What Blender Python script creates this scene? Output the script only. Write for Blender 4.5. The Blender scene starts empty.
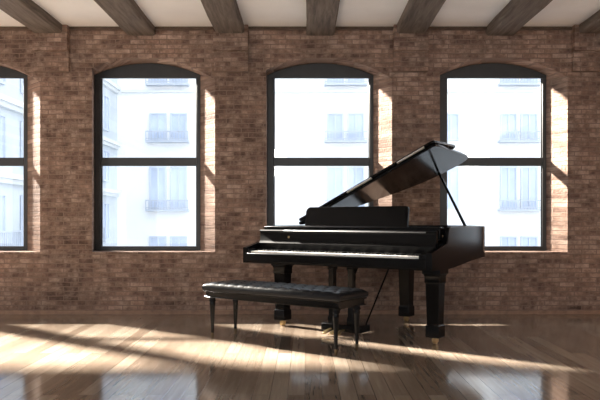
import bpy, math, random
from mathutils import Vector, Matrix
random.seed(7)
S = bpy.context.scene
COL = S.collection
PI = math.pi

# ---------------------------------------------------------------- constants
CAM_H, FOC = 1.05, 700.0
WALL_Y, FRAME_Y, OUT_Y = 7.80, 8.05, 8.10
CEIL_Z = 3.20
XL, XR, YB = -16.0, 5.6, -6.0

# ---------------------------------------------------------------- node helpers
def new_mat(name):
    m = bpy.data.materials.new(name); m.use_nodes = True
    nt = m.node_tree
    return m, nt, nt.nodes['Principled BSDF']

def N(nt, kind, **kw):
    n = nt.nodes.new(kind)
    for k, v in kw.items():
        if k.startswith('i_'):
            n.inputs[k[2:].replace('_', ' ')].default_value = v
        else:
            setattr(n, k, v)
    return n

def simple(name, col, rough=.5, metal=0., coat=0., spec=.5, var=0., scale=30., bump=0.):
    m, nt, b = new_mat(name)
    b.inputs['Roughness'].default_value = rough
    b.inputs['Metallic'].default_value = metal
    b.inputs['Coat Weight'].default_value = coat
    b.inputs['Coat Roughness'].default_value = .05
    b.inputs['Specular IOR Level'].default_value = spec
    tc = N(nt, 'ShaderNodeTexCoord')
    nz = N(nt, 'ShaderNodeTexNoise', i_Scale=scale, i_Detail=4.)
    nt.links.new(tc.outputs['Object'], nz.inputs['Vector'])
    r = N(nt, 'ShaderNodeValToRGB')
    r.color_ramp.elements[0].position = .3; r.color_ramp.elements[1].position = .7
    r.color_ramp.elements[0].color = [c * (1 - var) for c in col] + [1]
    r.color_ramp.elements[1].color = [min(1, c * (1 + var)) for c in col] + [1]
    nt.links.new(nz.outputs['Fac'], r.inputs['Fac'])
    nt.links.new(r.outputs['Color'], b.inputs['Base Color'])
    if bump:
        bp = N(nt, 'ShaderNodeBump', i_Strength=bump, i_Distance=.004)
        nt.links.new(nz.outputs['Fac'], bp.inputs['Height'])
        nt.links.new(bp.outputs['Normal'], b.inputs['Normal'])
    return m

def brick_material():
    m, nt, b = new_mat('old_brick')
    L = nt.links.new
    g = N(nt, 'ShaderNodeNewGeometry')
    sp = N(nt, 'ShaderNodeSeparateXYZ'); L(g.outputs['Position'], sp.inputs[0])
    ad = N(nt, 'ShaderNodeMath', operation='ADD'); L(sp.outputs['X'], ad.inputs[0]); L(sp.outputs['Y'], ad.inputs[1])
    cb = N(nt, 'ShaderNodeCombineXYZ'); L(ad.outputs[0], cb.inputs['X']); L(sp.outputs['Z'], cb.inputs['Y'])
    wob = N(nt, 'ShaderNodeTexNoise', i_Scale=6., i_Detail=2.); L(g.outputs['Position'], wob.inputs['Vector'])
    wsub = N(nt, 'ShaderNodeVectorMath', operation='MULTIPLY_ADD')
    wsub.inputs[1].default_value = (.012, .012, 0); L(wob.outputs['Color'], wsub.inputs[0]); L(cb.outputs[0], wsub.inputs[2])
    br = N(nt, 'ShaderNodeTexBrick', offset=.5, i_Scale=1., i_Mortar_Size=.006, i_Mortar_Smooth=.35, i_Bias=-.1,
           i_Brick_Width=.165, i_Row_Height=.052)
    br.inputs['Color1'].default_value = (0, 0, 0, 1); br.inputs['Color2'].default_value = (1, 1, 1, 1)
    br.inputs['Mortar'].default_value = (.5, .5, .5, 1)
    L(wsub.outputs[0], br.inputs['Vector'])
    ramp = N(nt, 'ShaderNodeValToRGB'); e = ramp.color_ramp.elements
    e[0].position = 0.; e[0].color = (.185, .116, .089, 1)
    e[1].position = 1.; e[1].color = (.38, .275, .217, 1)
    for p, c in ((.3, (.24, .152, .114, 1)), (.55, (.272, .177, .134, 1)), (.8, (.31, .209, .162, 1))):
        x = e.new(p); x.color = c
    L(br.outputs['Color'], ramp.inputs['Fac'])
    # broad drifts of tone and pale lime bloom
    n1 = N(nt, 'ShaderNodeTexNoise', i_Scale=1.7, i_Detail=5., i_Roughness=.6); L(g.outputs['Position'], n1.inputs['Vector'])
    mr = N(nt, 'ShaderNodeMapRange'); mr.inputs[1].default_value = .3; mr.inputs[2].default_value = .7
    mr.inputs[3].default_value = .6; mr.inputs[4].default_value = 1.4; L(n1.outputs['Fac'], mr.inputs[0])
    mul = N(nt, 'ShaderNodeVectorMath', operation='SCALE'); L(ramp.outputs['Color'], mul.inputs[0]); L(mr.outputs[0], mul.inputs['Scale'])
    nf = N(nt, 'ShaderNodeTexNoise', i_Scale=11., i_Detail=5., i_Roughness=.7); L(wsub.outputs[0], nf.inputs['Vector'])
    mf = N(nt, 'ShaderNodeMapRange'); mf.inputs[1].default_value = .28; mf.inputs[2].default_value = .72
    mf.inputs[3].default_value = .45; mf.inputs[4].default_value = 1.55; L(nf.outputs['Fac'], mf.inputs[0])
    mul2 = N(nt, 'ShaderNodeVectorMath', operation='SCALE'); L(mul.outputs[0], mul2.inputs[0]); L(mf.outputs[0], mul2.inputs['Scale']); mul = mul2
    n2 = N(nt, 'ShaderNodeTexNoise', i_Scale=5.5, i_Detail=6., i_Roughness=.7); L(cb.outputs[0], n2.inputs['Vector'])
    mr2 = N(nt, 'ShaderNodeMapRange'); mr2.inputs[1].default_value = .5; mr2.inputs[2].default_value = .78
    mr2.inputs[3].default_value = 0.; mr2.inputs[4].default_value = .75; L(n2.outputs['Fac'], mr2.inputs[0])
    mx = N(nt, 'ShaderNodeMix', data_type='RGBA'); L(mr2.outputs[0], mx.inputs['Factor'])
    L(mul.outputs[0], mx.inputs['A']); mx.inputs['B'].default_value = (.47, .37, .30, 1)
    mo = N(nt, 'ShaderNodeMix', data_type='RGBA'); L(br.outputs['Fac'], mo.inputs['Factor'])
    L(mx.outputs['Result'], mo.inputs['A']); mo.inputs['B'].default_value = (.235, .165, .13, 1)
    L(mo.outputs['Result'], b.inputs['Base Color'])
    b.inputs['Roughness'].default_value = .9; b.inputs['Specular IOR Level'].default_value = .2
    n3 = N(nt, 'ShaderNodeTexNoise', i_Scale=45., i_Detail=4.); L(g.outputs['Position'], n3.inputs['Vector'])
    h = N(nt, 'ShaderNodeMath', operation='MULTIPLY_ADD'); h.inputs[1].default_value = -1.; L(br.outputs['Fac'], h.inputs[0]); L(n3.outputs['Fac'], h.inputs[2])
    bp = N(nt, 'ShaderNodeBump', i_Strength=.7, i_Distance=.012); L(h.outputs[0], bp.inputs['Height']); L(bp.outputs['Normal'], b.inputs['Normal'])
    return m

def floor_material():
    m, nt, b = new_mat('oak_planks')
    L = nt.links.new
    g = N(nt, 'ShaderNodeNewGeometry')
    sp = N(nt, 'ShaderNodeSeparateXYZ'); L(g.outputs['Position'], sp.inputs[0])
    cb = N(nt, 'ShaderNodeCombineXYZ'); L(sp.outputs['Y'], cb.inputs['X']); L(sp.outputs['X'], cb.inputs['Y'])
    br = N(nt, 'ShaderNodeTexBrick', offset=.37, i_Scale=1., i_Mortar_Size=.002, i_Mortar_Smooth=.3, i_Bias=0., i_Brick_Width=2.1, i_Row_Height=.105)
    br.inputs['Color1'].default_value = (0, 0, 0, 1); br.inputs['Color2'].default_value = (1, 1, 1, 1); br.inputs['Mortar'].default_value = (.5, .5, .5, 1)
    L(cb.outputs[0], br.inputs['Vector'])
    # grain stretched along the planks, shifted plank by plank
    mp = N(nt, 'ShaderNodeMapping'); mp.inputs['Scale'].default_value = (1.2, 22., 1.)
    off = N(nt, 'ShaderNodeVectorMath', operation='MULTIPLY_ADD'); off.inputs[1].default_value = (7., 3., 11.)
    L(br.outputs['Color'], off.inputs[0]); L(cb.outputs[0], off.inputs[2]); L(off.outputs[0], mp.inputs['Vector'])
    gr = N(nt, 'ShaderNodeTexNoise', i_Scale=1.6, i_Detail=6., i_Roughness=.6, i_Distortion=.4); L(mp.outputs[0], gr.inputs['Vector'])
    ad = N(nt, 'ShaderNodeMath', operation='MULTIPLY_ADD'); ad.inputs[1].default_value = .42
    L(br.outputs['Color'], ad.inputs[0])
    sc = N(nt, 'ShaderNodeMath', operation='MULTIPLY'); sc.inputs[1].default_value = .62; L(gr.outputs['Fac'], sc.inputs[0]); L(sc.outputs[0], ad.inputs[2])
    ramp = N(nt, 'ShaderNodeValToRGB'); e = ramp.color_ramp.elements
    e[0].position = .1; e[0].color = (.13, .092, .065, 1)
    e[1].position = .9; e[1].color = (.40, .33, .26, 1)
    x = e.new(.5); x.color = (.25, .193, .147, 1)
    L(ad.outputs[0], ramp.inputs['Fac'])
    mo = N(nt, 'ShaderNodeMix', data_type='RGBA'); L(br.outputs['Fac'], mo.inputs['Factor'])
    L(ramp.outputs['Color'], mo.inputs['A']); mo.inputs['B'].default_value = (.12, .09, .065, 1)
    L(mo.outputs['Result'], b.inputs['Base Color'])
    rr = N(nt, 'ShaderNodeMapRange'); rr.inputs[3].default_value = .07; rr.inputs[4].default_value = .15
    L(gr.outputs['Fac'], rr.inputs[0]); L(rr.outputs[0], b.inputs['Roughness'])
    b.inputs['Specular IOR Level'].default_value = .8
    h = N(nt, 'ShaderNodeMath', operation='MULTIPLY_ADD'); h.inputs[1].default_value = -1.
    L(br.outputs['Fac'], h.inputs[0]); L(gr.outputs['Fac'], h.inputs[2])
    bp = N(nt, 'ShaderNodeBump', i_Strength=.08, i_Distance=.002); L(h.outputs[0], bp.inputs['Height']); L(bp.outputs['Normal'], b.inputs['Normal'])
    return m

def beam_material():
    m, nt, b = new_mat('weathered_beam_wood')
    L = nt.links.new
    g = N(nt, 'ShaderNodeNewGeometry')
    mp = N(nt, 'ShaderNodeMapping'); mp.inputs['Scale'].default_value = (16., 1.1, 16.); L(g.outputs['Position'], mp.inputs['Vector'])
    n = N(nt, 'ShaderNodeTexNoise', i_Scale=1.8, i_Detail=7., i_Roughness=.65, i_Distortion=.6); L(mp.outputs[0], n.inputs['Vector'])
    r = N(nt, 'ShaderNodeValToRGB'); e = r.color_ramp.elements
    e[0].position = .3; e[0].color = (.06, .046, .036, 1); e[1].position = .72; e[1].color = (.21, .17, .14, 1)
    L(n.outputs['Fac'], r.inputs['Fac']); L(r.outputs['Color'], b.inputs['Base Color'])
    b.inputs['Roughness'].default_value = .8
    bp = N(nt, 'ShaderNodeBump', i_Strength=.5, i_Distance=.01); L(n.outputs['Fac'], bp.inputs['Height']); L(bp.outputs['Normal'], b.inputs['Normal'])
    return m

def glass_material():
    m = bpy.data.materials.new('window_glass'); m.use_nodes = True
    nt = m.node_tree; nt.nodes.clear()
    o = N(nt, 'ShaderNodeOutputMaterial'); mx = N(nt, 'ShaderNodeMixShader')
    t = N(nt, 'ShaderNodeBsdfTransparent'); t.inputs['Color'].default_value = (.97, .985, .99, 1)
    gl = N(nt, 'ShaderNodeBsdfGlossy', i_Roughness=.01)
    lw = N(nt, 'ShaderNodeLayerWeight', i_Blend=.5)
    pw = N(nt, 'ShaderNodeMath', operation='POWER'); pw.inputs[1].default_value = 5.
    nt.links.new(lw.outputs['Facing'], pw.inputs[0])
    ml = N(nt, 'ShaderNodeMath', operation='MULTIPLY_ADD'); ml.inputs[1].default_value = .95; ml.inputs[2].default_value = .04
    nt.links.new(pw.outputs[0], ml.inputs[0]); nt.links.new(ml.outputs[0], mx.inputs[0])
    nt.links.new(t.outputs[0], mx.inputs[1]); nt.links.new(gl.outputs[0], mx.inputs[2]); nt.links.new(mx.outputs[0], o.inputs[0])
    return m

M = dict(
    brick=brick_material(), floor=floor_material(), beam=beam_material(), glass=glass_material(),
    plaster=simple('ceiling_plaster', (.88, .88, .88), .85, var=.04, scale=2.5, bump=.1),
    paint=simple('grey_wall_paint', (.80, .77, .73), .8, var=.03, scale=3.),
    steel=simple('dark_window_steel', (.030, .029, .028), .42, var=.15, scale=9.),
    board=simple('brown_baseboard_wood', (.30, .18, .12), .5, var=.25, scale=14.),
    darkbrown=simple('dark_brown_strip', (.10, .065, .042), .6, var=.25, scale=14.),
    ebony=simple('black_piano_lacquer', (.004, .004, .0045), .16, spec=.16, var=.1, scale=4.),
    satin=simple('black_satin_lacquer', (.004, .004, .0045), .45, spec=.1, var=.1, scale=4.),
    ivory=simple('white_key_ivory', (.82, .80, .76), .25, var=.02),
    blackkey=simple('black_key_ebony', (.012, .012, .012), .3, var=.1),
    brass=simple('worn_brass', (.62, .47, .25), .3, metal=1., var=.15, scale=40.),
    highlight=simple('pale_highlight_metal', (.78, .78, .76), .35, metal=1., var=.05, scale=30.),
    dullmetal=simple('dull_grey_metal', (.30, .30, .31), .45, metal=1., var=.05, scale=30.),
    darkbrass=simple('tarnished_brass', (.16, .115, .07), .45, metal=1., var=.15, scale=40.),
    gold=simple('bronze_iron_plate', (.45, .30, .12), .4, metal=.9, var=.1, scale=20.),
    spruce=simple('spruce_soundboard', (.42, .28, .14), .4, var=.15, scale=12.),
    felt=simple('black_caster_rubber', (.03, .03, .03), .7, var=.1),
    leather=simple('black_tufted_leather', (.006, .007, .009), .34, spec=.2, var=.25, scale=120., bump=.12),
    facade=simple('white_render', (.88, .88, .87), .9, var=.02, scale=.6),
    facade2=simple('pale_grey_stone', (.60, .64, .68), .9, var=.06, scale=.8),
    stonetrim=simple('white_stone_trim', (.72, .74, .75), .9, var=.03, scale=1.),
    shutter=simple('pale_blue_window_paint', (.58, .625, .72), .7, var=.04, scale=1.5),
    farglass=simple('far_window_glass', (.54, .61, .74), .35, var=.12, scale=.8),
    rail=simple('pale_railing_metal', (.50, .54, .61), .6, var=.05, scale=3.),
    street=simple('street_asphalt', (.40, .40, .40), .9, var=.08, scale=.5),
)

# ---------------------------------------------------------------- mesh builder
class MB:
    def __init__(self): self.v = []; self.f = []
    def add(self, vs, fs):
        o = len(self.v); self.v += [tuple(p) for p in vs]; self.f += [tuple(i + o for i in f) for f in fs]; return self
    def box(self, x0, x1, y0, y1, z0, z1):
        return self.add([(x0, y0, z0), (x1, y0, z0), (x1, y1, z0), (x0, y1, z0), (x0, y0, z1), (x1, y0, z1), (x1, y1, z1), (x0, y1, z1)],
                        [(0, 3, 2, 1), (4, 5, 6, 7), (0, 1, 5, 4), (1, 2, 6, 5), (2, 3, 7, 6), (3, 0, 4, 7)])
    def rings(self, rings, cap=True, closed=True):
        n = len(rings[0]); vs = [p for r in rings for p in r]; fs = []
        for k in range(len(rings) - 1):
            for i in range(n if closed else n - 1):
                j = (i + 1) % n
                fs.append((k * n + i, k * n + j, (k + 1) * n + j, (k + 1) * n + i))
        if cap:
            fs.append(tuple(range(n - 1, -1, -1))); fs.append(tuple((len(rings) - 1) * n + i for i in range(n)))
        return self.add(vs, fs)
    def sq(self, cx, cy, prof):      # square section column: list of (z, half)
        return self.rings([[(cx - h, cy - h, z), (cx + h, cy - h, z), (cx + h, cy + h, z), (cx - h, cy + h, z)] for z, h in prof])
    def lathe(self, cx, cy, prof, n=16):
        return self.rings([[(cx + r * math.cos(2 * PI * i / n), cy + r * math.sin(2 * PI * i / n), z) for i in range(n)] for z, r in prof])
    def tube(self, p0, p1, r0, r1=None, n=12):
        p0, p1 = Vector(p0), Vector(p1); r1 = r0 if r1 is None else r1
        d = (p1 - p0).normalized(); a = d.orthogonal().normalized(); b = d.cross(a)
        return self.rings([[p + (a * math.cos(2 * PI * i / n) + b * math.sin(2 * PI * i / n)) * r for i in range(n)] for p, r in ((p0, r0), (p1, r1))])
    def prism(self, out, z0, z1):
        return self.rings([[(x, y, z0) for x, y in out], [(x, y, z1) for x, y in out]])
    def build(self, name, mat, parent=None, bevel=0., smooth=30., loc=None, segs=2):
        me = bpy.data.meshes.new(name); me.from_pydata(self.v, [], self.f); me.update()
        import bmesh
        bm = bmesh.new(); bm.from_mesh(me); bmesh.ops.recalc_face_normals(bm, faces=bm.faces); bm.to_mesh(me); bm.free()
        me.materials.append(mat)
        if smooth:
            for p in me.polygons: p.use_smooth = True
            me.set_sharp_from_angle(angle=math.radians(smooth))
        o = bpy.data.objects.new(name, me); COL.objects.link(o)
        if parent: o.parent = parent
        if loc: o.location = loc
        if bevel:
            b = o.modifiers.new('bevel', 'BEVEL'); b.width = bevel; b.segments = segs; b.limit_method = 'ANGLE'; b.angle_limit = math.radians(40)
            b.harden_normals = False
        return o

def empty(name, loc, rz=0):
    o = bpy.data.objects.new(name, None); COL.objects.link(o); o.location = loc; o.rotation_euler = (0, 0, rz); o.empty_display_size = .2
    return o
def tag(o, label=None, cat=None, group=None, kind=None):
    if label: o['label'] = label
    if cat: o['category'] = cat
    if group: o['group'] = group
    if kind: o['kind'] = kind
    return o
def struct(o, label=None): o['kind'] = 'structure'; return tag(o, label)

def catmull(pts, n=6):
    out = []
    for i in range(len(pts) - 1):
        p0, p1, p2, p3 = pts[max(i - 1, 0)], pts[i], pts[i + 1], pts[min(i + 2, len(pts) - 1)]
        for k in range(n):
            t = k / n
            out.append(tuple(.5 * (2 * b + (c - a) * t + (2 * a - 5 * b + 4 * c - d) * t * t + (-a + 3 * b - 3 * c + d) * t ** 3) for a, b, c, d in zip(p0, p1, p2, p3)))
    out.append(pts[-1]); return out

# ---------------------------------------------------------------- room shell
WC = [.175 + 1.989 * k for k in range(-2, 3)]
HW = .612
NA = 24
REV = [(.06, .239), (.053, .199), (.002, .182), (-.05, .15), (-.06, .15)]
def arch_z(x, c, half, spring, top):
    r = (half * half + (top - spring) ** 2) / (2 * (top - spring))
    return top - r + math.sqrt(max(r * r - (x - c) ** 2, 0))
def loop_pts(c, which):
    # closed loop: sill left, arch points left -> right, sill right
    if which == 'inner':
        # splayed brick reveal, each opening a little different
        a_, b_ = REV[min(range(len(WC)), key=lambda k: abs(WC[k] - c))]
        x0, x1, sill, sp, tp = c - HW + a_, c + HW + b_, .693, 2.715, 2.860
    else:
        x0, x1, sill, sp, tp = c - HW, c + HW, .698, 2.706, 2.855
    pts = [(x0, sill)]
    for k in range(NA + 1):
        x = x0 + (x1 - x0) * k / NA
        pts.append((x, arch_z(x, c, HW + .02, sp, tp)))
    pts.append((x1, sill))
    return pts

RX0, RX1 = XL + .4, WC[0] - HW - .08
wall = MB()
for y, which in ((WALL_Y, 'inner'), (OUT_Y, 'outer')):
    prev = XL
    # long unseen ribbon of glazing left of view, added to let the sun in
    wall.add([(XL, y, 0), (RX0, y, 0), (RX0, y, CEIL_Z + .3), (XL, y, CEIL_Z + .3)], [(0, 1, 2, 3)])
    wall.add([(RX0, y, 0), (RX1, y, 0), (RX1, y, .698), (RX0, y, .698)], [(0, 1, 2, 3)])
    wall.add([(RX0, y, 2.75), (RX1, y, 2.75), (RX1, y, CEIL_Z + .3), (RX0, y, CEIL_Z + .3)], [(0, 1, 2, 3)])
    prev = RX1
    for c in WC:
        L = loop_pts(c, which); x0, x1, sill = L[0][0], L[-1][0], L[0][1]
        wall.add([(prev, y, 0), (x0, y, 0), (x0, y, CEIL_Z + .3), (prev, y, CEIL_Z + .3)], [(0, 1, 2, 3)])
        wall.add([(x0, y, 0), (x1, y, 0), (x1, y, sill), (x0, y, sill)], [(0, 1, 2, 3)])
        A = L[1:-1]
        for (xa, za), (xb, zb) in zip(A, A[1:]):
            wall.add([(xa, y, za), (xb, y, zb), (xb, y, CEIL_Z + .3), (xa, y, CEIL_Z + .3)], [(0, 1, 2, 3)])
        prev = x1
    wall.add([(prev, y, 0), (XR, y, 0), (XR, y, CEIL_Z + .3), (prev, y, CEIL_Z + .3)], [(0, 1, 2, 3)])
for c in WC:
    a, b_ = loop_pts(c, 'inner'), loop_pts(c, 'outer')
    wall.rings([[(x, WALL_Y, z) for x, z in a], [(x, FRAME_Y, z) for x, z in b_], [(x, OUT_Y, z) for x, z in b_]], cap=False)
wall.add([(XL, WALL_Y, CEIL_Z + .3), (XR, WALL_Y, CEIL_Z + .3), (XR, OUT_Y, CEIL_Z + .3), (XL, OUT_Y, CEIL_Z + .3)], [(0, 1, 2, 3)])
BEAMS = [.172 + 1.0 * k for k in range(-16, 6)]
# stepped brick corbels under every other beam, on the piers
wall.rings([[(RX0, y, .698), (RX0, y, 2.75), (RX1, y, 2.75), (RX1, y, .698)] for y in (WALL_Y, OUT_Y)], cap=False)
CORB = [c + 1.989 / 2 for c in WC if c < 4.5]
for x in CORB:
    wall.box(x - .19, x + .19, WALL_Y - .10, WALL_Y + .02, 2.92, CEIL_Z + .02)
    wall.box(x - .19, x + .19, WALL_Y - .05, WALL_Y + .02, 2.70, 2.92)
for c in WC: wall.box(c - HW - .15, c + HW + .3, OUT_Y - .01, OUT_Y + .17, 2.80, 2.92)  # unseen outer hoods, added to shade the tops of the jambs
struct(wall.build('wall_back', M['brick'], smooth=0))

fl = MB().box(XL - .3, XR + .3, YB - .3, OUT_Y, -.12, 0)
struct(fl.build('floor', M['floor'], smooth=0))
ce = MB().box(XL - .3, XR + .3, YB - .3, OUT_Y, CEIL_Z, CEIL_Z + .2)
struct(ce.build('ceiling', M['plaster'], smooth=0))
struct(MB().box(XL - .3, XL, YB, OUT_Y, 0, CEIL_Z).build('wall_left', M['paint'], smooth=0))
struct(MB().box(XR, XR + .3, YB, OUT_Y, 0, CEIL_Z).build('wall_right', M['brick'], smooth=0))
# the wall behind the camera, with unseen wide openings added for fill daylight
wf = MB().box(XL - .3, XR + .3, YB - .3, YB, 0, .3).box(XL - .3, XR + .3, YB - .3, YB, 3.0, CEIL_Z)
edges = [XL - .3]
NWF, WFW = 6, 2.7
for k in range(NWF):
    c = XL + (XR - XL) * (k + .5) / NWF
    edges += [c - WFW / 2, c + WFW / 2]
edges.append(XR + .3)
for a, b_ in zip(edges[0::2], edges[1::2]): wf.box(a, b_, YB - .3, YB, .3, 3.0)
struct(wf.build('wall_front', M['paint'], smooth=0))

struct(MB().box(XL, XR, WALL_Y - .018, WALL_Y, 0, .042).box(XL, XR, WALL_Y - .024, WALL_Y, .036, .046).build('baseboard_back', M['board'], bevel=.003))

n = 0
for k, x in enumerate(BEAMS):
    if not (XL + .2 < x < XR - .2): continue
    n += 1
    b = MB()
    ys = [YB + (WALL_Y - .002 - YB) * i / 40 for i in range(41)]
    rg = []
    for y in ys:
        j = lambda s=.006: random.uniform(-s, s)
        w0, w1 = x - .158 + j(), x + .158 + j(); zb = 3.105 + j(.004)
        rg.append([(w0, y, CEIL_Z), (w0 + j(.003), y, zb + .018), (w0 + .018, y, zb), (w1 - .018, y, zb), (w1 + j(.003), y, zb + .018), (w1, y, CEIL_Z)])
    b.rings(rg)
    struct(b.build('trim_%d' % n, M['beam'], smooth=25), 'grey-brown rough timber ceiling beam running from the brick wall')

struct(MB().box(XL, XR, WALL_Y - .025, WALL_Y, 3.172, CEIL_Z).build('trim_%d' % (n + 1), M['darkbrown'], bevel=.003), 'thin dark brown strip along the top of the brick wall')  # narrow dark brown band where the wall meets the ceiling

# ---------------------------------------------------------------- windows
def make_window(i, c):
    root = empty('window_%d' % i, (c, FRAME_Y, .698)); struct(root, 'tall dark steel arched window with two panes in the brick wall')
    y0, y1 = 0., .04
    def z(v): return v - .698
    T = 2.683          # glass top
    A = [(x, zz) for x, zz in loop_pts(0, 'outer')][1:-1]
    # arched head panel
    hd = MB()
    ring = [(x, z(zz)) for x, zz in A] + [(HW, z(T)), (-HW, z(T))]
    hd.rings([[(x, y0, zz) for x, zz in ring], [(x, y1, zz) for x, zz in ring]])
    hd.build('head_panel', M['steel'], root, bevel=.004)
    fr = MB()
    fr.box(-HW, -HW + .075, y0, y1, 0, z(T)).box(HW - .044, HW, y0, y1, 0, z(T)).box(-HW + .075, HW - .044, y0, y1, 0, .05)
    fr.box(-HW + .075, -HW + .09, y0 + .02, y1, .05, z(T)).box(HW - .056, HW - .044, y0 + .02, y1, .05, z(T))
    fr.build('window_frame', M['steel'], root, bevel=.004)
    MB().box(-HW + .075, HW - .044, y0 - .004, y1, z(1.672), z(1.768)).build('transom_bar', M['steel'], root, bevel=.006)
    for a, b_ in ((.045, z(1.68)), (z(1.76), z(T) + .005)):
        MB().box(-HW + .08, HW - .057, .018, .026, a, b_).build('glass_pane', M['glass'], root, smooth=0)
for i, c in enumerate(WC): make_window(i + 1, c)
rw = MB(); rx = [RX0 + (RX1 - RX0) * k / 4 for k in range(5)]
rw.box(RX0, RX1, FRAME_Y, FRAME_Y + .04, .70, .75).box(RX0, RX1, FRAME_Y, FRAME_Y + .04, 2.70, 2.75)
for x in rx: rw.box(max(RX0, x - .03), min(RX1, x + .03), FRAME_Y, FRAME_Y + .04, .75, 2.70)
rwo = struct(rw.build('window_%d' % (len(WC) + 1), M['steel'], smooth=0))  # unseen ribbon glazing, added so sun reaches the floor
MB().box(RX0 + .02, RX1 - .02, FRAME_Y + .02, FRAME_Y + .028, .74, 2.71).build('glass_pane', M['glass'], rwo, smooth=0)

# ---------------------------------------------------------------- outside: street and two buildings
struct(MB().box(-70, 70, OUT_Y + .4, 90, -7.3, -7.0).build('ground', M['street'], smooth=0))
FZ = 38.0
def far_window(root, mat_to, x, y, z0, z1, w, axis, rail=True):
    """a casement pair of one far facade; axis 'y' faces -Y, axis 'x' faces +X"""
    def bx(mb, a0, a1, d0, d1, c0, c1):
        if axis == 'y': mb.box(x + a0, x + a1, y - d1, y - d0, c0, c1)
        else: mb.box(x + d0, x + d1, y + a0, y + a1, c0, c1)
    h = w / 2; t = .09
    f = MB()
    bx(f, -h, -h + t, .02, .12, z0, z1); bx(f, h - t, h, .02, .12, z0, z1); bx(f, -h + t, h - t, .02, .12, z1 - t, z1); bx(f, -h + t, h - t, .02, .12, z0, z0 + t)
    bx(f, -.04, .04, .02, .11, z0 + t, z1 - t)
    fo = f.build('window_frame', M['shutter'], root, smooth=0)
    g = MB(); bx(g, -h + t, h - t, .01, .05, z0 + t, z1 - t); g.build('pane', M['farglass'], fo, smooth=0)
def balcony(root, x0, x1, y, z, h, axis='y'):
    b = MB()
    def bx(a0, a1, d0, d1, c0, c1):
        if axis == 'y': b.box(a0, a1, y - d1, y - d0, c0, c1)
        else: b.box(y + d0, y + d1, a0, a1, c0, c1)
    bx(x0, x1, 0, .5, z - .1, z); bx(x0, x1, .44, .5, z + h - .06, z + h); bx(x0, x1, .44, .5, z + .06, z + .1)
    n = max(2, int((x1 - x0) / .16))
    for k in range(n + 1):
        xx = x0 + .02 + (x1 - x0 - .04) * k / n
        bx(xx - .02, xx + .02, .45, .49, z, z + h)
    b.build('balcony', M['rail'], root, smooth=0)

far = empty('apartment_building', (2, FZ + 6, -7)); far.location = (0, 0, 0)
tag(far, 'white rendered apartment building straight across the street, paired pale blue windows', 'building')
MB().box(-34, 34, FZ, FZ + 11, -7, 13.3).build('wall', M['facade'], far, smooth=0)
cr = MB()
for zz in (7.95, 11.4): cr.box(-10.0, 34, FZ - .16, FZ, zz, zz + .16)
cr.build('string_course', M['stonetrim'], far, smooth=0)
ROWS = [(8.42, 10.6), (5.35, 6.85), (1.65, 3.95), (-2.0, .18)]
PAIRS = [(-7.41,), (2.2,), (11.6,), (21.1,)]
for (pc,) in PAIRS:
    for z0, z1 in ROWS:
        for d in (-.56, .56): far_window(far, None, pc + d, FZ, z0, z1, .92, 'y')
        if z1 - z0 < 1.6 or z0 in (1.65, 8.42): balcony(far, pc - 1.15, pc + 1.15, FZ, z0 - .02, .5)
for z0, z1 in ROWS[1:2] + ROWS[2:3]: far_window(far, None, 7.9, FZ, z0, z1, .92, 'y')

side = empty('corner_building', (0, 0, 0))
tag(side, 'pale grey stone building on the left side of the street, with cornices', 'building')
SX = -10.2
MB().box(SX - 12, SX, 21.5, FZ - .02, -7, 13.2).build('wall', M['facade2'], side, smooth=0)
cs = MB()
for zz in (-.75, 2.45, 5.0, 8.0, 11.2):
    cs.box(SX, SX + .30, 21.2, FZ - .3, zz, zz + .18).box(SX, SX + .18, 21.3, FZ - .3, zz - .16, zz)
cs.build('cornice', M['stonetrim'], side, smooth=0)
for yy in (23.1, 25.6, 28.1, 30.6, 33.1, 35.6):
    for z0, z1 in ((-3.2, -1.2), (.0, 1.95), (3.0, 4.6), (5.6, 7.4), (8.6, 10.4)):
        far_window(side, None, SX, yy, z0, z1, 1.1, 'x')
for yy in (23.1, 28.1, 33.1): balcony(side, yy - .9, yy + .9, SX, .0, .7, 'x')

# ---------------------------------------------------------------- grand piano (local: x along keyboard, y back, z up)
W = 2.03
piano = empty('grand_piano', (-.61, 6.887, 0), -math.radians(36))
tag(piano, 'black lacquered grand piano with raised lid standing before the brick wall', 'piano')
PO = piano
outline = [(0, 0), (0, .2), (0, .33), (0, .45), (0, .7), (0, .9)] + \
    catmull([(0, .9), (.07, 1.04), (.3, 1.22), (.6, 1.45), (.88, 1.66), (1.12, 1.80), (1.38, 1.87), (1.62, 1.79), (1.81, 1.57), (1.945, 1.34), (2.015, 1.17), (W, 1.05)], 5)[1:] + \
    [(W, .8), (W, .6), (W, .45), (W, .33), (W, .2), (W, 0)]
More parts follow.
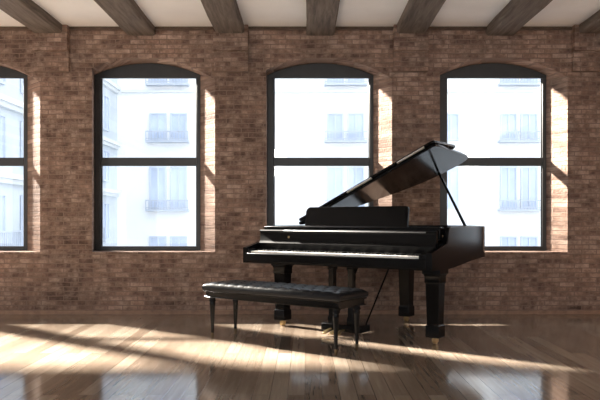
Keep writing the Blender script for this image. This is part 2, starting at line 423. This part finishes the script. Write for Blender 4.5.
# finer steps along the two arms
arm = [0, .02, .06, .11, .16, .20, .24, .27, .295, .305, .312, .32, .328, .335, .342, .35, .38]
outline = [(0, a) for a in arm] + [p for p in outline if p[1] > .42] + [(W, a) for a in reversed(arm)]
def offset_in(pts, d):
    res = []
    for i, p in enumerate(pts):
        a = Vector(pts[max(i - 1, 0)]); c = Vector(pts[min(i + 1, len(pts) - 1)])
        t = (c - a).normalized(); nrm = Vector((t.y, -t.x))
        res.append((p[0] + nrm.x * d, p[1] + nrm.y * d))
    return res
def sstep(a, b, x): t = max(0, min(1, (x - a) / (b - a))); return t * t * (3 - 2 * t)
RIM = .993
def top_z(v): 
    if v < .30: return .782 + .07 * (v / .30)
    return .852 + (RIM - .852) * sstep(.30, .345, v)
def bot_z(v): return .632 + .068 * sstep(.25, 1.1, v)
inn = offset_in(outline, .052)
rim = MB(); rings = []
for (x, y), (xi, yi) in zip(outline, inn):
    rings.append([(x, y, bot_z(y)), (x, y, top_z(y) - .006), (x + (xi - x) * .12, y + (yi - y) * .12, top_z(y)), (xi + (x - xi) * .12, yi + (y - yi) * .12, top_z(y)), (xi, yi, top_z(y) - .006), (xi, yi, bot_z(y))])
rim.rings(rings)
rim.build('case', M['ebony'], PO, smooth=35)
inn2 = [p for p in offset_in(outline, .05) if p[1] >= .33]
sb = MB().prism(inn2, .80, .815); sb.build('soundboard', M['spruce'], PO, smooth=0)
bt = MB()
inn3 = [p for p in offset_in(outline, .045) if p[1] >= .36]
bt.rings([[(x, y, bot_z(y) + .012) for x, y in inn3], [(x, y, bot_z(y) + .04) for x, y in inn3]])
bt.build('bottom_frame', M['ebony'], PO, smooth=0)
pl = MB()
inn4 = [p for p in offset_in(outline, .09) if p[1] >= .45]
pl.prism([(p[0], p[1]) for p in inn4], .865, .875)
for k in range(4): 
    xx = .45 + .36 * k; pl.tube((xx, .5, .885), (xx + .12, 1.2, .885), .018)
pl.build('iron_plate', M['gold'], PO, smooth=30)
KB0, KB1 = .085, 1.905      # ends of the keyboard
MB().box(.05, W - .05, .012, .40, .632, .70).build('keybed', M['ebony'], PO, bevel=.004)
MB().box(.05, W - .05, -.008, .018, .645, .728).build('key_slip', M['ebony'], PO, bevel=.006)
MB().box(.05, KB0 - .002, .0, .20, .70, .768).build('key_block', M['ebony'], PO, bevel=.008)
MB().box(KB1 + .002, W - .05, .0, .20, .70, .768).build('key_block', M['ebony'], PO, bevel=.008)
kw = (KB1 - KB0) / 52
for i in range(52):
    MB().box(KB0 + i * kw + .0004, KB0 + (i + 1) * kw - .0004, .02, .19, .722, .748).build('white_key', M['ivory'], PO, bevel=.0015, smooth=0, segs=1)
for i in range(51):
    note = (i + 5) % 7    # 0 = C, keyboard starts on A
    if note in (2, 6): continue
    x = KB0 + (i + 1) * kw
    k = MB(); k.rings([[(x - .0085, .075, .742), (x + .0085, .075, .742), (x + .0085, .19, .742), (x - .0085, .19, .742)],
                       [(x - .006, .085, .762), (x + .006, .085, .762), (x + .006, .19, .762), (x - .006, .19, .762)]])
    k.build('black_key', M['blackkey'], PO, smooth=0)
# fallboard: upright board with a rounded lip
fb = MB(); prof = [(.192, .750), (.188, .80), (.180, .812), (.178, .824), (.186, .834), (.196, .85), (.200, .925), (.192, .934), (.190, .944), (.197, .953), (.212, .956), (.232, .95), (.232, .750)]
fb.rings([[(.056, y, z) for y, z in prof], [(W - .056, y, z) for y, z in prof]])
fbo = fb.build('fallboard', M['satin'], PO, smooth=35)
MB().box(.36, W - .15, .183, .195, .939, .950).build('fallboard_highlight', M['dullmetal'], fbo, bevel=.003)  # grey metal strip imitates light caught on the fallboard's top edge
lk = MB(); lk.rings([[(.415 + .011 * math.cos(a), .1945, .884 + .011 * math.sin(a)) for a in [2 * PI * i / 16 for i in range(16)]], [(.415 + .011 * math.cos(a), .1990, .884 + .011 * math.sin(a)) for a in [2 * PI * i / 16 for i in range(16)]]])
lk.build('lock', M['brass'], fbo)
MB().box(.053, W - .053, .26, .325, .87, .988).build('front_rail', M['ebony'], PO, bevel=.006)
# music desk leaning back
md = MB()
dk = [(.43, 0), (.43, .15), (.445, .178), (.47, .19), (1.53, .19), (1.56, .184), (1.575, .165), (1.575, 0)]
md.rings([[(x, .44 + z * .16, .988 + z) for x, z in dk], [(x, .462 + z * .16, .988 + z) for x, z in dk]])
mdo = md.build('music_desk', M['ebony'], PO, bevel=.003)
MB().box(.43, 1.575, .405, .465, .978, .992).build('ledge', M['ebony'], mdo, bevel=.003)
MB().box(.07, W - .07, .325, .53, .968, .980).build('desk_shelf', M['ebony'], PO, bevel=.003)
# lid: hinged on the left (bass) side
HX, HZ, AL = .055, .998, math.radians(25.3)
def lidp(q, v, t): return (HX + q * math.cos(AL) - t * math.sin(AL), v, HZ + q * math.sin(AL) + t * math.cos(AL))
VF = .86
lo = [(0, VF), (0, .92)] + catmull([(0.02, .95), (.3, 1.23), (.6, 1.47), (.88, 1.70), (1.12, 1.84), (1.35, 1.90), (1.54, 1.915), (1.64, 1.88), (1.685, 1.80), (1.705, 1.62), (1.73, 1.35)], 5) + [(1.765, .95), (1.76, .89), (1.735, VF)]
lid = MB(); lid.rings([[lidp(q, v, 0) for q, v in lo], [lidp(q, v, .030) for q, v in lo]])
lido = lid.build('lid', M['ebony'], PO, bevel=.004)
fo = [(.02, VF - .005), (1.735, VF - .005), (1.765, VF + .02), (1.765, VF + .50), (1.73, VF + .53), (.52, VF + .53), (.30, VF + .36), (.02, VF + .10)]
fl_ = MB(); fl_.rings([[lidp(q, v, .034) for q, v in fo], [lidp(q, v, .062) for q, v in fo]])
fl_.build('folded_lid_flap', M['ebony'], lido, bevel=.004)
for q0, q1 in ((.70, 1.02), (1.34, 1.66)):  # pale metal rods stand in for highlights along the lid's front edge
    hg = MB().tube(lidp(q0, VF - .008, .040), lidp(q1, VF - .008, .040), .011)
    tag(hg.build('lid_edge_highlight', M['highlight'], lido), 'bright metal strip imitating a highlight on the lid edge')
# prop stick
pr = MB(); pr.tube((1.885, 1.06, .955), lidp(1.34, 1.74, -.008), .015, .012)
pr.build('lid_prop', M['ebony'], PO)
# legs
def leg(cx, cy, zt):
    l = MB()
    l.sq(cx, cy, [(zt, .083), (zt - .045, .083), (zt - .05, .075), (zt - .07, .068), (zt - .12, .068), (zt - .13, .062), (.165, .053), (.16, .058), (.15, .062), (.062, .062), (.056, .056)])
    o = l.build('leg', M['ebony'], PO, bevel=.003)
    c = MB(); c.lathe(cx, cy, [(.058, .022), (.045, .022), (.04, .012), (.03, .012)], 12)
    c.box(cx - .022, cx - .016, cy - .02, cy + .02, .018, .045).box(cx + .016, cx + .022, cy - .02, cy + .02, .018, .045)
    co = c.build('caster', M['brass'], o)
    w = MB(); w.tube((cx - .015, cy, .025), (cx + .015, cy, .025), .025, n=20); w.build('wheel', M['brass'], o)
leg(.27, .29, .645); leg(1.945, .24, .64); leg(1.13, 1.27, .73)
# pedal lyre
ly = MB()
for x in (.925, 1.135): ly.sq(x, .20, [(.645, .034), (.60, .034), (.585, .027), (.17, .027), (.15, .033), (.09, .033)])
ly.box(.87, 1.19, .155, .245, .622, .645)
lyo = ly.build('pedal_lyre', M['ebony'], PO, bevel=.003)
lb = MB().box(.85, 1.27, .12, .30, .035, .10); lb.build('pedal_box', M['ebony'], lyo, bevel=.006)
for x in (.96, 1.03, 1.10):
    p = MB(); p.rings([[(x - .011, .13, .050), (x + .011, .13, .050), (x + .011, .13, .060), (x - .011, .13, .060)],
                       [(x - .012, .07, .043), (x + .012, .07, .043), (x + .012, .07, .055), (x - .012, .07, .055)],
                       [(x - .022, .03, .028), (x + .022, .03, .028), (x + .022, .03, .041), (x - .022, .03, .041)],
                       [(x - .018, .005, .020), (x + .018, .005, .020), (x + .018, .005, .030), (x - .018, .005, .030)]])
    p.build('pedal', M['brass'], lyo, bevel=.002)
for x0, x1 in ((.90, .90), (1.25, 1.24)):
    MB().tube((x0, .78, bot_z(.78) + .02), (x1, .27, .09), .008).build('brace_rod', M['ebony'], lyo)

# ---------------------------------------------------------------- piano bench
bench = empty('piano_bench', (-.201, 5.9375, 0), -math.radians(37))
tag(bench, 'long black piano bench with tufted leather seat in front of the piano', 'bench')
HL, HD = .735, .205
ap = MB().box(-HL + .02, HL - .02, -HD + .02, HD - .02, .365, .425)
ap.box(-HL + .012, HL - .012, -HD + .012, HD - .012, .365, .374).box(-HL + .006, HL - .006, -HD + .006, HD - .006, .415, .428)
ap.build('apron', M['ebony'], bench, bevel=.004)
NX, NY = 132, 40
btn = []
for r in range(4):
    y = -HD + .045 + r * (2 * HD - .09) / 3
    m_ = 13 if r % 2 == 0 else 12
    for k in range(m_):
        x = (-HL + .06) + (k + (0 if r % 2 == 0 else .5)) * (2 * HL - .12) / 12
        btn.append((x, y))
def seat_h(x, y):
    ex = max(0, 1 - ((abs(x) / HL) ** 18)); ey = max(0, 1 - ((abs(y) / HD) ** 8))
    z = .468 + .036 * (ex * ey) ** .5
    d = 0
    for bx_, by_ in btn:
        rr = math.hypot(x - bx_, y - by_)
        if rr < .09: d = max(d, .020 * math.exp(-(rr / .016) ** 2))
    # creases along the diagonals of the diamonds
    px, py = (2 * HL - .12) / 12, (2 * HD - .09) / 3
    a = ((x + HL - .06) / px + (y + HD - .045) / (2 * py)); b = ((x + HL - .06) / px - (y + HD - .045) / (2 * py))
    for q in (a, b):
        fr_ = abs(q - round(q)); d = max(d, .009 * math.exp(-(fr_ / .09) ** 2))
    return z - d * ex * ey
cu = MB()
top = [[(-HL + 2 * HL * i / NX, -HD + 2 * HD * j / NY) for i in range(NX + 1)] for j in range(NY + 1)]
vs = [(x, y, seat_h(x, y)) for row in top for x, y in row]
fs = [(j * (NX + 1) + i, j * (NX + 1) + i + 1, (j + 1) * (NX + 1) + i + 1, (j + 1) * (NX + 1) + i) for j in range(NY) for i in range(NX)]
per = [i for i in range(NX + 1)] + [(j + 1) * (NX + 1) - 1 for j in range(1, NY + 1)] + [NY * (NX + 1) + i for i in range(NX - 1, -1, -1)] + [j * (NX + 1) for j in range(NY - 1, 0, -1)]
base = len(vs)
for zz, k_ in ((.450, 1.006), (.432, .998), (.427, .985)):
    vs += [(vs[p][0] * k_, vs[p][1] * k_, zz) for p in per]
m_ = len(per)
lay = [per] + [[base + t * m_ + i for i in range(m_)] for t in range(3)]
for a, b in zip(lay, lay[1:]):
    for i in range(m_): fs.append((a[(i + 1) % m_], a[i], b[i], b[(i + 1) % m_]))
fs.append(tuple(lay[-1]))
cu.add(vs, fs)
cuo = cu.build('seat_cushion', M['leather'], bench, smooth=50)
b0 = None
for bx_, by_ in btn:
    if b0 is None:
        b_ = MB().lathe(0, 0, [(-.004, .0085), (.0, .0085), (.0035, .006), (.0048, .001)], 10); o = b0 = b_.build('tuft_button', M['leather'], cuo)
    else:
        o = b0.copy(); COL.objects.link(o); o.parent = cuo
    o.location = (bx_, by_, seat_h(bx_, by_) + .002)
for sx in (-1, 1):
    for sy in (-1, 1):
        l = MB().lathe(sx * .664, sy * .150, [(.37, .026), (.345, .026), (.34, .031), (.33, .031), (.325, .023), (.31, .027), (.29, .023), (.05, .0125), (.045, .0125)], 16)
        lo_ = l.build('leg', M['ebony'], bench)
        MB().lathe(sx * .664, sy * .150, [(.05, .0145), (.012, .0125), (.0, .009)], 14).build('brass_tip', M['darkbrass'], lo_)

# ---------------------------------------------------------------- light
w = bpy.data.worlds.new('World'); S.world = w; w.use_nodes = True
bg = w.node_tree.nodes['Background']; bg.inputs['Color'].default_value = (.84, .91, 1.0, 1); bg.inputs['Strength'].default_value = 2.2
sun = bpy.data.lights.new('sun', 'SUN'); sun.energy = 74.; sun.angle = math.radians(4.0); sun.color = (1.0, .90, .79)
so = bpy.data.objects.new('sun', sun); COL.objects.link(so)
d = Vector((.788, -.616, -.545)); so.rotation_euler = d.to_track_quat('-Z', 'Y').to_euler(); so.location = (-20, 30, 20)

for lx, ly in ((-6.5, -1.5), (-.8, -2.2), (4.2, -1.2)):   # unseen fill lights added behind the camera to brighten the brick wall
    pl_ = bpy.data.lights.new('fill_light', 'POINT'); pl_.energy = 120.; pl_.shadow_soft_size = .35; pl_.color = (1., .93, .85)
    po = bpy.data.objects.new('fill_light', pl_); COL.objects.link(po); po.location = (lx, ly, 2.55)

# ---------------------------------------------------------------- camera
cam = bpy.data.cameras.new('camera'); cam.sensor_fit = 'HORIZONTAL'; cam.sensor_width = 36.; cam.lens = FOC / 600 * 36
cam.shift_x = -5 / 600; cam.shift_y = 20 / 600; cam.clip_end = 300
co = bpy.data.objects.new('camera', cam); COL.objects.link(co); co.location = (0, 0, CAM_H); co.rotation_euler = (PI / 2, 0, 0)
S.camera = co
S.view_settings.view_transform = 'Standard'; S.view_settings.look = 'None'; S.view_settings.gamma = 1.; S.view_settings.use_curve_mapping = False
S.view_settings.exposure = .25
S.cycles.max_bounces = 10; S.cycles.diffuse_bounces = 6; S.cycles.transparent_max_bounces = 12
